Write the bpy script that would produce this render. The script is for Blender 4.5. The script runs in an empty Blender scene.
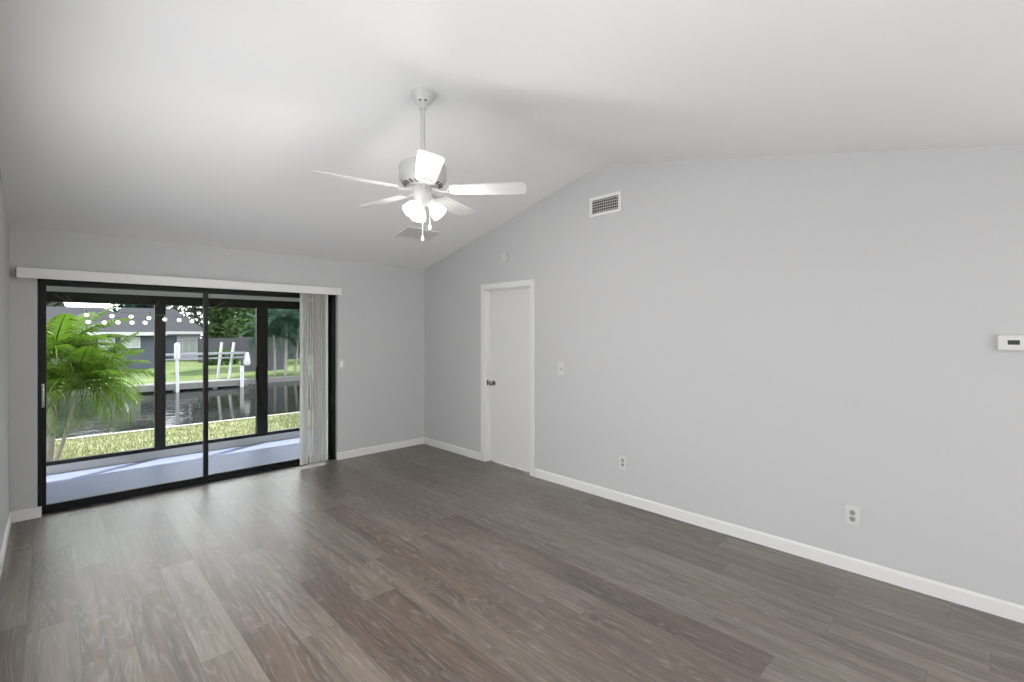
import bpy, bmesh, math, random
from mathutils import Vector, Matrix
random.seed(7)
sc = bpy.context.scene
PI = math.pi
def R(d): return math.radians(d)

# ------------------------------------------------------------------ camera
cam = bpy.data.cameras.new('camera'); camo = bpy.data.objects.new('camera', cam)
sc.collection.objects.link(camo); sc.camera = camo
cam.sensor_width = 36.0; cam.lens = 36.0 * 476.94 / 1024.0
cam.shift_y = -9.3 / 1024.0; cam.clip_start = 0.02; cam.clip_end = 400
camo.location = (0, 0, 1.508); camo.rotation_euler = (R(90), 0, R(-44.025))

# ------------------------------------------------------------------ sky, sun, daylight, exposure
w = bpy.data.worlds.new('sky'); sc.world = w; w.use_nodes = True
bg = w.node_tree.nodes['Background']
bg.inputs['Color'].default_value = (0.965, 0.972, 1.0, 1); bg.inputs['Strength'].default_value = 4.9
def lamp(name, typ, loc, energy, color=(1, 1, 1), **k):
    l = bpy.data.lights.new(name, typ); l.energy = energy; l.color = color
    for a, b in k.items(): setattr(l, a, b)
    o = bpy.data.objects.new(name, l); sc.collection.objects.link(o); o.location = loc
    return o
sun = lamp('sun', 'SUN', (0, 0, 20), 13.0, (1, 0.95, 0.86), angle=R(0.6))
sv = Vector((0.88, 0.46, 0)).normalized() * math.cos(R(62)); sv.z = math.sin(R(62))
sun.rotation_euler = sv.to_track_quat('Z', 'Y').to_euler()
vs = sc.view_settings
vs.view_transform = 'Standard'; vs.look = 'None'; vs.gamma = 1.0; vs.use_curve_mapping = False
vs.exposure = 0.10

# ------------------------------------------------------------------ helpers
class MB:
    def __init__(s): s.v = []; s.f = []; s.sm = []
    def add(s, vs_, fs, smooth=False):
        n = len(s.v); s.v += [tuple(p) for p in vs_]
        s.f += [[i + n for i in f] for f in fs]; s.sm += [smooth] * len(fs)
        return s
    def box(s, x0, x1, y0, y1, z0, z1, bev=0.0, M=None):
        bm = bmesh.new(); bmesh.ops.create_cube(bm, size=1.0)
        for v in bm.verts:
            v.co = Vector(((x0 + x1) / 2 + v.co.x * (x1 - x0), (y0 + y1) / 2 + v.co.y * (y1 - y0), (z0 + z1) / 2 + v.co.z * (z1 - z0)))
        if bev > 0:
            bmesh.ops.bevel(bm, geom=bm.edges[:], offset=bev, segments=2, affect='EDGES', profile=0.6)
        if M is not None: bm.transform(M)
        bm.verts.index_update()
        s.add([v.co[:] for v in bm.verts], [[v.index for v in f.verts] for f in bm.faces]); bm.free()
        return s
    def tube(s, pts, rad, n=10, caps=True):
        pts = [Vector(p) for p in pts]
        if not hasattr(rad, '__len__'): rad = [rad] * len(pts)
        vs_ = []; fs = []; up = None
        for i, p in enumerate(pts):
            d = (pts[min(i + 1, len(pts) - 1)] - pts[max(i - 1, 0)]).normalized()
            if up is None: up = Vector((0, 0, 1)) if abs(d.z) < .9 else Vector((1, 0, 0))
            a = d.cross(up).normalized(); b = a.cross(d).normalized(); up = b
            for k in range(n):
                t = 2 * PI * k / n; vs_.append(p + (a * math.cos(t) + b * math.sin(t)) * rad[i])
        for i in range(len(pts) - 1):
            for k in range(n):
                k2 = (k + 1) % n; fs.append([i * n + k, i * n + k2, (i + 1) * n + k2, (i + 1) * n + k])
        if caps: fs.append(list(range(n))[::-1]); fs.append([(len(pts) - 1) * n + k for k in range(n)])
        return s.add(vs_, fs, True)
    def lathe(s, prof, n=32, M=None, caps=True):
        vs_ = []; fs = []
        for r, z in prof:
            for k in range(n):
                t = 2 * PI * k / n; p = Vector((r * math.cos(t), r * math.sin(t), z)); vs_.append(M @ p if M is not None else p)
        for i in range(len(prof) - 1):
            for k in range(n):
                k2 = (k + 1) % n; fs.append([i * n + k, i * n + k2, (i + 1) * n + k2, (i + 1) * n + k])
        if caps:
            if prof[0][0] > 1e-4: fs.append(list(range(n))[::-1])
            if prof[-1][0] > 1e-4: fs.append([(len(prof) - 1) * n + k for k in range(n)])
        return s.add(vs_, fs, True)
    def prism(s, poly, axis, a, b):
        # poly: list of 2-D points; extruded along axis 'x','y' or 'z' from a to b
        def P(p, t): return {'x': (t, p[0], p[1]), 'y': (p[0], t, p[1]), 'z': (p[0], p[1], t)}[axis]
        n = len(poly)
        vs_ = [P(p, a) for p in poly] + [P(p, b) for p in poly]
        fs = [list(range(n)), list(range(n, 2 * n))[::-1]] + [[i, i + n, (i + 1) % n + n, (i + 1) % n] for i in range(n)]
        return s.add(vs_, fs)
    def quad(s, *p, smooth=False): return s.add(p, [list(range(len(p)))], smooth)
    def build(s, name, m, parent=None, kind=None, fix=True):
        me = bpy.data.meshes.new(name)
        me.from_pydata(s.v, [], s.f)
        if any(s.sm): me.polygons.foreach_set('use_smooth', s.sm)
        if fix:
            bm = bmesh.new(); bm.from_mesh(me); bmesh.ops.recalc_face_normals(bm, faces=bm.faces[:]); bm.to_mesh(me); bm.free()
            if any(s.sm): me.set_sharp_from_angle(angle=R(40))
        me.update()
        o = bpy.data.objects.new(name, me); sc.collection.objects.link(o)
        if m: me.materials.append(m)
        if parent:
            o.parent = parent; o.matrix_parent_inverse = Matrix.Translation(-parent.location) if parent.type == 'EMPTY' or parent.location.length else Matrix()
        if kind: o['kind'] = kind
        return o
def empty(name, loc, label=None, cat=None, group=None, kind=None):
    o = bpy.data.objects.new(name, None); sc.collection.objects.link(o); o.location = loc
    o.empty_display_size = 0.1
    tag(o, label, cat, group, kind); return o
def tag(o, label=None, cat=None, group=None, kind=None):
    if label: o['label'] = label
    if cat: o['category'] = cat
    if group: o['group'] = group
    if kind: o['kind'] = kind
    return o

# ------------------------------------------------------------------ materials
def mat(name, col, rough=0.5, metal=0.0, spec=0.5, noise=0.0, nscale=30.0, bump=0.0, bscale=200.0, emit=0.0, trans=0.0):
    m = bpy.data.materials.new(name); m.use_nodes = True; nt = m.node_tree; p = nt.nodes['Principled BSDF']
    p.inputs['Base Color'].default_value = (*col, 1); p.inputs['Roughness'].default_value = rough
    p.inputs['Metallic'].default_value = metal; p.inputs['Specular IOR Level'].default_value = spec
    tc = nt.nodes.new('ShaderNodeTexCoord')
    if noise:
        n = nt.nodes.new('ShaderNodeTexNoise'); n.inputs['Scale'].default_value = nscale; n.inputs['Detail'].default_value = 5
        nt.links.new(tc.outputs['Object'], n.inputs['Vector'])
        r = nt.nodes.new('ShaderNodeMix'); r.data_type = 'RGBA'
        r.inputs[6].default_value = (*[c * (1 - noise) for c in col], 1); r.inputs[7].default_value = (*[min(1, c * (1 + noise)) for c in col], 1)
        nt.links.new(n.outputs['Fac'], r.inputs[0]); nt.links.new(r.outputs[2], p.inputs['Base Color'])
    if bump:
        n = nt.nodes.new('ShaderNodeTexNoise'); n.inputs['Scale'].default_value = bscale; n.inputs['Detail'].default_value = 3
        nt.links.new(tc.outputs['Object'], n.inputs['Vector'])
        b = nt.nodes.new('ShaderNodeBump'); b.inputs['Strength'].default_value = bump; b.inputs['Distance'].default_value = 0.004
        nt.links.new(n.outputs['Fac'], b.inputs['Height']); nt.links.new(b.outputs['Normal'], p.inputs['Normal'])
    if emit:
        p.inputs['Emission Color'].default_value = (*col, 1); p.inputs['Emission Strength'].default_value = emit
    if trans:
        t = nt.nodes.new('ShaderNodeBsdfTranslucent'); t.inputs['Color'].default_value = (*[min(1, c * 1.5) for c in col], 1)
        x = nt.nodes.new('ShaderNodeMixShader'); x.inputs[0].default_value = trans
        nt.links.new(p.outputs[0], x.inputs[1]); nt.links.new(t.outputs[0], x.inputs[2])
        nt.links.new(x.outputs[0], nt.nodes['Material Output'].inputs['Surface'])
    return m
M_wall = mat('wall_paint', (0.50, 0.50, 0.498), 0.6, spec=0.25, bump=0.06, bscale=150)
M_ceil = mat('ceiling_paint', (0.785, 0.785, 0.78), 0.8, spec=0.1, bump=0.12, bscale=90)
M_trim = mat('white_trim', (0.69, 0.69, 0.68), 0.4)
M_door = mat('door_paint', (0.66, 0.66, 0.65), 0.45)
M_white = mat('white_enamel', (0.78, 0.78, 0.76), 0.35)
M_fan = mat('fan_enamel', (0.50, 0.50, 0.49), 0.4)
M_blade_w = mat('fan_blade_white', (0.55, 0.55, 0.54), 0.4)
M_plastic = mat('white_plastic', (0.56, 0.56, 0.545), 0.35)
M_grey = mat('grey_plastic', (0.10, 0.10, 0.10), 0.5)
M_slot = mat('dark_recess', (0.03, 0.03, 0.03), 0.7)
M_lcd = mat('lcd_screen', (0.045, 0.05, 0.045), 0.5, spec=0.2)
M_recept = mat('receptacle_grey', (0.30, 0.30, 0.295), 0.5)
M_black = mat('black_aluminium', (0.007, 0.007, 0.007), 0.4, spec=0.2)
M_bronze = mat('bronze_aluminium', (0.022, 0.020, 0.017), 0.45, spec=0.3)
M_steel = mat('satin_nickel', (0.30, 0.29, 0.28), 0.25, metal=1.0)
M_handle = mat('handle_metal', (0.40, 0.40, 0.40), 0.4, metal=0.6)
M_vane = mat('vinyl_vane', (0.84, 0.83, 0.81), 0.6, spec=0.2, trans=0.45)
M_register = mat('register_paint', (0.66, 0.66, 0.65), 0.6)
M_lanai = mat('lanai_paint', (0.60, 0.60, 0.58), 0.7, noise=0.05, nscale=4)
M_lfloor = mat('painted_concrete', (0.155, 0.18, 0.27), 0.5, spec=0.2, noise=0.06, nscale=3)
M_conc = mat('concrete', (0.24, 0.235, 0.22), 0.85, spec=0.0, noise=0.18, nscale=6)
M_seawall = mat('seawall_concrete', (0.14, 0.14, 0.14), 0.85, spec=0.0, noise=0.2, nscale=3)
M_dirt = mat('canal_bed', (0.08, 0.09, 0.07), 0.9)
M_wire = mat('string_wire', (0.35, 0.35, 0.30), 0.6)
M_bulb = mat('globe_bulb', (1.0, 0.98, 0.93), 0.2, emit=2.2)
M_roof = mat('grey_shingle', (0.039, 0.040, 0.046), 0.85, spec=0.0, noise=0.12, nscale=5)
M_hwall = mat('slate_stucco', (0.085, 0.095, 0.118), 0.85, spec=0.0, noise=0.06, nscale=2)
M_hwall2 = mat('lavender_stucco', (0.36, 0.36, 0.42), 0.85, spec=0.0, noise=0.06, nscale=2)
M_fascia = mat('white_fascia', (0.42, 0.42, 0.42), 0.6)
M_hglass = mat('far_glass', (0.30, 0.33, 0.31), 0.1)
M_fence = mat('weathered_fence', (0.090, 0.090, 0.102), 0.9, spec=0.0, noise=0.15, nscale=2)
M_wood = mat('dock_wood', (0.14, 0.14, 0.14), 0.85, spec=0.0, noise=0.2, nscale=4)
M_pvc = mat('white_pvc', (0.40, 0.41, 0.42), 0.45)
M_galv = mat('galvanised', (0.20, 0.21, 0.24), 0.5, metal=0.3)
M_trunk = mat('palm_trunk', (0.22, 0.21, 0.18), 0.9, spec=0.0, noise=0.3, nscale=14)
M_bark = mat('tree_bark', (0.16, 0.13, 0.10), 0.9, spec=0.0, noise=0.3, nscale=8)
M_frond = mat('palm_leaf', (0.060, 0.115, 0.012), 0.4, spec=0.25, noise=0.6, nscale=5, trans=0.35)
M_frondD = mat('dark_palm_leaf', (0.04, 0.075, 0.055), 0.5, spec=0.0, noise=0.35, nscale=2, trans=0.25)
M_leafA = mat('tree_leaf_green', (0.06, 0.10, 0.04), 0.6, spec=0.0, noise=0.4, nscale=0.8, trans=0.3)
M_leafB = mat('tree_leaf_grey', (0.075, 0.09, 0.07), 0.6, spec=0.0, noise=0.4, nscale=0.8, trans=0.3)
M_leafC = mat('tree_leaf_blue', (0.035, 0.07, 0.058), 0.6, spec=0.0, noise=0.4, nscale=0.8, trans=0.3)
M_blade = mat('grass_blade', (0.132, 0.144, 0.068), 0.7, spec=0.0, noise=0.35, nscale=0.9, trans=0.3)

def glass(name, tint):                     # thin clear pane
    m = bpy.data.materials.new(name); m.use_nodes = True; nt = m.node_tree; nt.nodes.remove(nt.nodes['Principled BSDF'])
    t = nt.nodes.new('ShaderNodeBsdfTransparent'); t.inputs[0].default_value = (*tint, 1)
    nt.links.new(t.outputs[0], nt.nodes['Material Output'].inputs['Surface']); return m
M_glass = glass('slider_glass', (0.945, 0.955, 0.955)); M_glass2 = glass('lanai_glass', (0.94, 0.95, 0.95)); M_glass3 = glass('window_glass', (0.985, 0.985, 0.985))

def shade_mat():
    m = bpy.data.materials.new('frosted_shade'); m.use_nodes = True; nt = m.node_tree; p = nt.nodes['Principled BSDF']
    p.inputs['Base Color'].default_value = (0.95, 0.94, 0.92, 1); p.inputs['Roughness'].default_value = 0.3
    p.inputs['Emission Color'].default_value = (1, 0.985, 0.96, 1); p.inputs['Emission Strength'].default_value = 1.5
    t = nt.nodes.new('ShaderNodeBsdfTransparent'); x = nt.nodes.new('ShaderNodeMixShader'); x.inputs[0].default_value = 0.12
    nt.links.new(p.outputs[0], x.inputs[1]); nt.links.new(t.outputs[0], x.inputs[2])
    nt.links.new(x.outputs[0], nt.nodes['Material Output'].inputs['Surface']); return m
M_shade = shade_mat()

def floor_mat():
    m = bpy.data.materials.new('wood_look_plank'); m.use_nodes = True; nt = m.node_tree; L = nt.links
    p = nt.nodes['Principled BSDF']
    def math_(op, a, b=None, c=None):
        n = nt.nodes.new('ShaderNodeMath'); n.operation = op
        for i, q in enumerate((a, b, c)):
            if q is None: continue
            if isinstance(q, (int, float)): n.inputs[i].default_value = q
            else: L.new(q, n.inputs[i])
        return n.outputs[0]
    tc = nt.nodes.new('ShaderNodeTexCoord'); sx = nt.nodes.new('ShaderNodeSeparateXYZ'); L.new(tc.outputs['Object'], sx.inputs[0])
    X, Y = sx.outputs[0], sx.outputs[1]
    xs = math_('DIVIDE', math_('SUBTRACT', X, 0.102), 0.193); row = math_('FLOOR', xs); fx = math_('FRACT', xs)
    w1 = nt.nodes.new('ShaderNodeTexWhiteNoise'); w1.noise_dimensions = '1D'; L.new(row, w1.inputs['W'])
    ys = math_('ADD', math_('DIVIDE', Y, 1.2), w1.outputs['Value']); colm = math_('FLOOR', ys); fy = math_('FRACT', ys)
    cv = nt.nodes.new('ShaderNodeCombineXYZ'); L.new(row, cv.inputs[0]); L.new(colm, cv.inputs[1])
    w2 = nt.nodes.new('ShaderNodeTexWhiteNoise'); w2.noise_dimensions = '3D'; L.new(cv.outputs[0], w2.inputs['Vector'])
    idv = w2.outputs['Value']; idc = nt.nodes.new('ShaderNodeSeparateColor'); L.new(w2.outputs['Color'], idc.inputs[0])
    def noise(sx_, sy_, k, detail, rough=0.55, dist=0.0):
        c = nt.nodes.new('ShaderNodeCombineXYZ')
        L.new(math_('ADD', math_('MULTIPLY', X, sx_), math_('MULTIPLY', idc.outputs[0], 40.0 + k)), c.inputs[0])
        L.new(math_('ADD', math_('MULTIPLY', Y, sy_), math_('MULTIPLY', idc.outputs[1], 23.0)), c.inputs[1])
        L.new(math_('MULTIPLY', idc.outputs[2], 17.0), c.inputs[2])
        n = nt.nodes.new('ShaderNodeTexNoise'); n.inputs['Scale'].default_value = 1.0; n.inputs['Detail'].default_value = detail
        n.inputs['Roughness'].default_value = rough; n.inputs['Distortion'].default_value = dist; L.new(c.outputs[0], n.inputs['Vector']); return n.outputs['Fac']
    def ramp(f, pts):
        r = nt.nodes.new('ShaderNodeValToRGB'); e = r.color_ramp.elements
        while len(e) < len(pts): e.new(0.5)
        for i, (q, c) in enumerate(pts): e[i].position = q; e[i].color = (*c, 1) if hasattr(c, '__len__') else (c, c, c, 1)
        L.new(f, r.inputs[0]); return r.outputs[0]
    def mix(typ, f, a, b):
        n = nt.nodes.new('ShaderNodeMix'); n.data_type = 'RGBA'; n.blend_type = typ
        if isinstance(f, (int, float)): n.inputs[0].default_value = f
        else: L.new(f, n.inputs[0])
        for i, q in ((6, a), (7, b)):
            if hasattr(q, '__len__'): n.inputs[i].default_value = (*q, 1)
            else: L.new(q, n.inputs[i])
        return n.outputs[2]
    base = ramp(idv, [(0.0, (0.091, 0.066, 0.050)), (0.22, (0.144, 0.117, 0.093)), (0.5, (0.167, 0.142, 0.116)), (0.74, (0.109, 0.081, 0.061)), (0.88, (0.153, 0.130, 0.106)), (1.0, (0.206, 0.179, 0.149))])
    streak = noise(26.0, 1.1, 0, 6, 0.62)
    c1 = mix('MULTIPLY', 1.0, base, ramp(streak, [(0.25, 0.46), (0.48, 0.98), (0.75, 1.46)]))
    blotch = noise(7.0, 1.3, 9, 3)
    c2 = mix('MULTIPLY', 1.0, c1, ramp(blotch, [(0.3, (0.84, 0.80, 0.77)), (0.55, (1.0, 1.0, 1.0)), (0.75, (1.12, 1.13, 1.14))]))
    rings = math_('PINGPONG', math_('MULTIPLY', noise(4.5, 0.55, 3, 2, 0.5, 0.6), 22.0), 0.5)
    fine = noise(70.0, 9.0, 5, 2)
    ringmask = math_('MULTIPLY', ramp(rings, [(0.0, 1.0), (0.10, 0.55), (0.26, 0.0)]), ramp(fine, [(0.40, 0.0), (0.58, 1.0)]))
    c3 = mix('MIX', math_('MULTIPLY', ringmask, 0.30), c2, (0.36, 0.345, 0.325))
    gx = math_('LESS_THAN', math_('MINIMUM', fx, math_('SUBTRACT', 1.0, fx)), 0.009)
    gy = math_('LESS_THAN', math_('MINIMUM', fy, math_('SUBTRACT', 1.0, fy)), 0.0014)
    gap = math_('MAXIMUM', gx, gy)
    c4 = mix('MIX', math_('MULTIPLY', gap, 0.65), c3, (0.05, 0.045, 0.04))
    L.new(c4, p.inputs['Base Color'])
    L.new(math_('ADD', 0.30, math_('MULTIPLY', streak, 0.16)), p.inputs['Roughness'])
    p.inputs['Specular IOR Level'].default_value = 0.9
    b = nt.nodes.new('ShaderNodeBump'); b.inputs['Strength'].default_value = 0.25; b.inputs['Distance'].default_value = 0.002
    L.new(math_('SUBTRACT', streak, math_('MULTIPLY', gap, 1.0)), b.inputs['Height']); L.new(b.outputs[0], p.inputs['Normal'])
    return m
M_floor = floor_mat()

def lawn_mat(name, cols, sc1, sc2):
    m = bpy.data.materials.new(name); m.use_nodes = True; nt = m.node_tree; L = nt.links; p = nt.nodes['Principled BSDF']
    tc = nt.nodes.new('ShaderNodeTexCoord')
    n = nt.nodes.new('ShaderNodeTexNoise'); n.inputs['Scale'].default_value = sc1; n.inputs['Detail'].default_value = 6; L.new(tc.outputs['Object'], n.inputs['Vector'])
    n2 = nt.nodes.new('ShaderNodeTexNoise'); n2.inputs['Scale'].default_value = sc2; n2.inputs['Detail'].default_value = 4; L.new(tc.outputs['Object'], n2.inputs['Vector'])
    ad = nt.nodes.new('ShaderNodeMath'); ad.operation = 'MULTIPLY_ADD'; L.new(n2.outputs[0], ad.inputs[0]); ad.inputs[1].default_value = 0.5; L.new(n.outputs[0], ad.inputs[2])
    r = nt.nodes.new('ShaderNodeValToRGB'); e = r.color_ramp.elements; e.new(0.5)
    for i, (q, c) in enumerate(zip((0.55, 0.74, 0.95), cols)): e[i].position = q; e[i].color = (*c, 1)
    L.new(ad.outputs[0], r.inputs[0]); L.new(r.outputs[0], p.inputs['Base Color']); p.inputs['Roughness'].default_value = 0.9; p.inputs['Specular IOR Level'].default_value = 0.1
    return m
M_lawn = lawn_mat('lawn', [(0.080, 0.088, 0.042), (0.128, 0.136, 0.070), (0.176, 0.180, 0.112)], 2.0, 30.0)
M_lawn2 = lawn_mat('far_lawn', [(0.040, 0.064, 0.024), (0.068, 0.096, 0.036), (0.096, 0.120, 0.056)], 0.4, 6.0)
def water_mat():
    m = bpy.data.materials.new('canal_water'); m.use_nodes = True; nt = m.node_tree; L = nt.links; p = nt.nodes['Principled BSDF']
    p.inputs['Base Color'].default_value = (0.008, 0.009, 0.008, 1); p.inputs['Roughness'].default_value = 0.03; p.inputs['IOR'].default_value = 1.13
    tc = nt.nodes.new('ShaderNodeTexCoord'); mp = nt.nodes.new('ShaderNodeMapping'); mp.inputs['Scale'].default_value = (0.8, 2.2, 1); L.new(tc.outputs['Object'], mp.inputs[0])
    n = nt.nodes.new('ShaderNodeTexNoise'); n.inputs['Scale'].default_value = 1.6; n.inputs['Detail'].default_value = 3; L.new(mp.outputs[0], n.inputs['Vector'])
    b = nt.nodes.new('ShaderNodeBump'); b.inputs['Strength'].default_value = 0.10; b.inputs['Distance'].default_value = 0.05
    L.new(n.outputs[0], b.inputs['Height']); L.new(b.outputs[0], p.inputs['Normal']); return m
M_water = water_mat()

# ------------------------------------------------------------------ the room shell
XL, XR, YF, YB = -0.237, 3.627, 5.46, -2.80
RY, RZ = 2.56, 3.045                         # ridge
def zc(y): return RZ - (y - RY) * 0.2405 if y > RY else max(RZ - (RY - y) * 0.2148, 2.40)
OX0, OX1, OZ = -0.080, 2.428, 1.985          # slider opening in the far wall
WT = 0.20
MB().box(XL - .15, XR + .15, YB - .15, YF + 0.05, -0.12, 0.0).build('floor', M_floor, kind='structure')
t = 0.16
c = MB()
rr_ = 0.22; ridge = []
for k in range(13):                                # the drywall joint at the ridge is eased over
    u_ = k / 12; A_, B_, C_ = (RY - rr_, zc(RY - rr_)), (RY, RZ), (RY + rr_, zc(RY + rr_))
    ridge.append(tuple((1 - u_) ** 2 * A_[q] + 2 * u_ * (1 - u_) * B_[q] + u_ ** 2 * C_[q] for q in (0, 1)))
under = [(YB - .15, 2.40), (RY - (RZ - 2.40) / 0.2148, 2.40)] + ridge + [(YF + .02, zc(YF + .02))]
n = len(under); xa_, xb_ = XL - .15, XR + .15
for k in range(n - 1):
    (ya, za), (yb, zb) = under[k], under[k + 1]
    c.add([(xa_, ya, za), (xb_, ya, za), (xb_, yb, zb), (xa_, yb, zb)], [[0, 1, 2, 3]], True)
c.add([(xa_, under[0][0], under[0][1]), (xb_, under[0][0], under[0][1]), (xb_, under[0][0], RZ + t), (xa_, under[0][0], RZ + t)], [[0, 1, 2, 3]])
c.add([(xa_, under[-1][0], under[-1][1]), (xb_, under[-1][0], under[-1][1]), (xb_, under[-1][0], RZ + t), (xa_, under[-1][0], RZ + t)], [[0, 1, 2, 3]])
c.add([(xa_, under[0][0], RZ + t), (xb_, under[0][0], RZ + t), (xb_, under[-1][0], RZ + t), (xa_, under[-1][0], RZ + t)], [[0, 1, 2, 3]])
for x_ in (xa_, xb_):
    c.add([(x_, y_, z_) for y_, z_ in under] + [(x_, under[-1][0], RZ + t), (x_, under[0][0], RZ + t)], [list(range(n + 2))])
co = c.build('ceiling', M_ceil, kind='structure')
bm = bmesh.new(); bm.from_mesh(co.data); bmesh.ops.remove_doubles(bm, verts=bm.verts[:], dist=1e-5); bmesh.ops.recalc_face_normals(bm, faces=bm.faces[:]); bm.to_mesh(co.data); bm.free()
co.data.set_sharp_from_angle(angle=R(30))
# right wall: gable with the door opening
DY0, DY1, DZ = 3.462, 4.212, 2.003
wr = MB(); x0, x1 = XR, XR + 0.12
e = 0.03
YK = RY - (RZ - 2.40) / 0.2148
VY0, VY1, VZ0, VZ1 = -2.55, -0.55, 0.50, 1.95    # rear window added unseen behind the camera to brighten the room
wr.prism([(VY1, 0), (DY0, 0), (DY0, zc(DY0) + e), (RY, RZ + e), (YK, 2.43), (VY1, 2.43)], 'x', x0, x1)
wr.prism([(YB, 0), (VY0, 0), (VY0, 2.43), (YB, 2.43)], 'x', x0, x1)
wr.prism([(VY0, 0), (VY1, 0), (VY1, VZ0), (VY0, VZ0)], 'x', x0, x1)
wr.prism([(VY0, VZ1), (VY1, VZ1), (VY1, 2.43), (VY0, 2.43)], 'x', x0, x1)
MB().box(XR + .12, 9.0, -6.0, 1.5, -.3, -.15).build('added_patio', M_conc, kind='structure')  # unseen slab added to cut the light rising through the rear window
wr.prism([(DY0, DZ), (DY1, DZ), (DY1, zc(DY1) + e), (DY0, zc(DY0) + e)], 'x', x0, x1)
wr.prism([(DY1, 0), (YF, 0), (YF, zc(YF) + e), (DY1, zc(DY1) + e)], 'x', x0, x1)
wr.build('wall_right', M_wall, kind='structure')
WY0, WY1, WZ0, WZ1 = -0.80, 3.60, 0.45, 2.08     # side window beside the camera, out of view, added to bring in daylight
wlf = MB(); x0, x1 = XL - .12, XL
wlf.prism([(YB, 0), (WY0, 0), (WY0, zc(WY0) + e), (YB, zc(YB) + e)], 'x', x0, x1)
wlf.prism([(WY1, 0), (YF, 0), (YF, zc(YF) + e), (WY1, zc(WY1) + e)], 'x', x0, x1)
wlf.prism([(WY0, 0), (WY1, 0), (WY1, WZ0), (WY0, WZ0)], 'x', x0, x1)
wlf.prism([(WY0, WZ1), (WY1, WZ1), (WY1, zc(WY1) + e), (RY, RZ + e), (YK, 2.43), (WY0, 2.43)], 'x', x0, x1)
wlf.build('wall_left', M_wall, kind='structure')
wf = MB(); zt = zc(YF) + e
wf.box(XL - .12, OX0, YF, YF + WT, 0, zt); wf.box(OX1, XR + .12, YF, YF + WT, 0, zt); wf.box(OX0, OX1, YF, YF + WT, OZ, zt)
wf.build('wall_far', M_wall, kind='structure')
wb = MB(); zt = zc(YB) + 0.02; bx0, bx1, bz0, bz1 = 0.20, 3.40, 0.50, 2.05  # unseen opening put in the near wall to let more daylight through
wb.box(XL - .12, bx0, YB - .12, YB, 0, zt); wb.box(bx1, XR + .12, YB - .12, YB, 0, zt); wb.box(bx0, bx1, YB - .12, YB, 0, bz0); wb.box(bx0, bx1, YB - .12, YB, bz1, zt)
wb.build('wall_near', M_wall, kind='structure')
# windows added for light beside and behind the camera: white frames with clear panes
def added_window(k, axis, off, a0, a1, z0, z1, n):
    ctr = (off, (a0 + a1) / 2, z0) if axis == 'x' else ((a0 + a1) / 2, off, z0)
    o = empty('window_%d' % k, ctr, kind='structure')
    f = MB(); fw = .045
    def bx(b, u0, u1, za, zb, d):
        if axis == 'x': b.box(off - d, off + d, u0, u1, za, zb)
        else: b.box(u0, u1, off - d, off + d, za, zb)
    bx(f, a0, a1, z0, z0 + fw, .035); bx(f, a0, a1, z1 - fw, z1, .035)
    for i in range(n + 1):
        u_ = a0 + (a1 - a0) * i / n; bx(f, max(a0, u_ - fw / 2), min(a1, u_ + fw / 2), z0 + fw, z1 - fw, .034)
    f.build('window_frame', M_trim, o)
    for i in range(n):
        g = MB(); bx(g, a0 + (a1 - a0) * i / n + fw / 2, a0 + (a1 - a0) * (i + 1) / n - fw / 2, z0 + fw, z1 - fw, .003); g.build('window_pane', M_glass3, o)
added_window(4, 'x', XL - .06, WY0, WY1, WZ0, WZ1, 4)
added_window(5, 'x', XR + .06, VY0, VY1, VZ0, VZ1, 2)
added_window(6, 'y', YB - .06, bx0, bx1, bz0, bz1, 3)
# baseboards
def base_prof(sgn, h=0.086, d=0.014): return [(0, 0), (sgn * d, 0), (sgn * d, h - .012), (sgn * d * .55, h - .003), (sgn * d * .3, h), (0, h)]
def baseboard(name, segs, along):
    b = MB()
    for (a0, a1, off, s) in segs:
        poly = [(off + p[0], p[1]) for p in base_prof(s)]
        b.prism(poly, along, a0, a1)
    return b.build(name, M_trim, kind='structure')
baseboard('baseboard_right', [(YB, 3.404, XR, -1), (4.272, YF, XR, -1)], 'y')
baseboard('baseboard_left', [(YB, YF, XL, 1)], 'y')
baseboard('baseboard_far', [(XL + .014, -0.055, YF, -1), (OX1 - .012, XR - .014, YF, -1)], 'x')

# interior door, closed, set back in its jamb
d1 = empty('door_1', (XR, 3.84, 0), kind='structure')
d1['label'] = 'plain white interior door in white casing on the right wall'
cs = MB(); cw = 0.053
for y0, y1 in ((DY0 - cw + .004, DY0 + .004), (DY1 - .004, DY1 + cw - .004)):
    cs.box(XR - .016, XR, y0, y1, 0, DZ - .004, .002)
cs.box(XR - .0165, XR, DY0 - cw + .004, DY1 + cw - .004, DZ - .004, DZ + cw, .002)
cs.build('door_casing', M_trim, d1)
jb = MB(); jt = 0.016
jb.box(XR - .002, XR + .12, DY0, DY0 + jt, 0, DZ); jb.box(XR - .002, XR + .12, DY1 - jt, DY1, 0, DZ); jb.box(XR - .002, XR + .12, DY0, DY1, DZ - jt, DZ)
jb.box(XR + .050, XR + .064, DY0 + jt, DY0 + jt + .010, 0, DZ - jt); jb.box(XR + .050, XR + .064, DY1 - jt - .010, DY1 - jt, 0, DZ - jt); jb.box(XR + .050, XR + .064, DY0 + jt, DY1 - jt, DZ - jt - .010, DZ - jt)
jb.build('door_jamb', M_trim, d1)
slab = MB().box(XR + .066, XR + .104, DY0 + jt + .003, DY1 - jt - .003, 0.010, DZ - jt - .006, .002).build('door_slab', M_door, d1)
Mk = Matrix.Translation((XR + .066, 4.125, 0.912)) @ Matrix.Rotation(R(-90), 4, 'Y')
kb = MB().lathe([(0.0, 0.066), (0.014, 0.065), (0.024, 0.058), (0.027, 0.048), (0.024, 0.038), (0.014, 0.030), (0.011, 0.022), (0.012, 0.010), (0.029, 0.008), (0.031, 0.0)], 24, Mk)
kb.build('door_knob', M_steel, slab)
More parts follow.
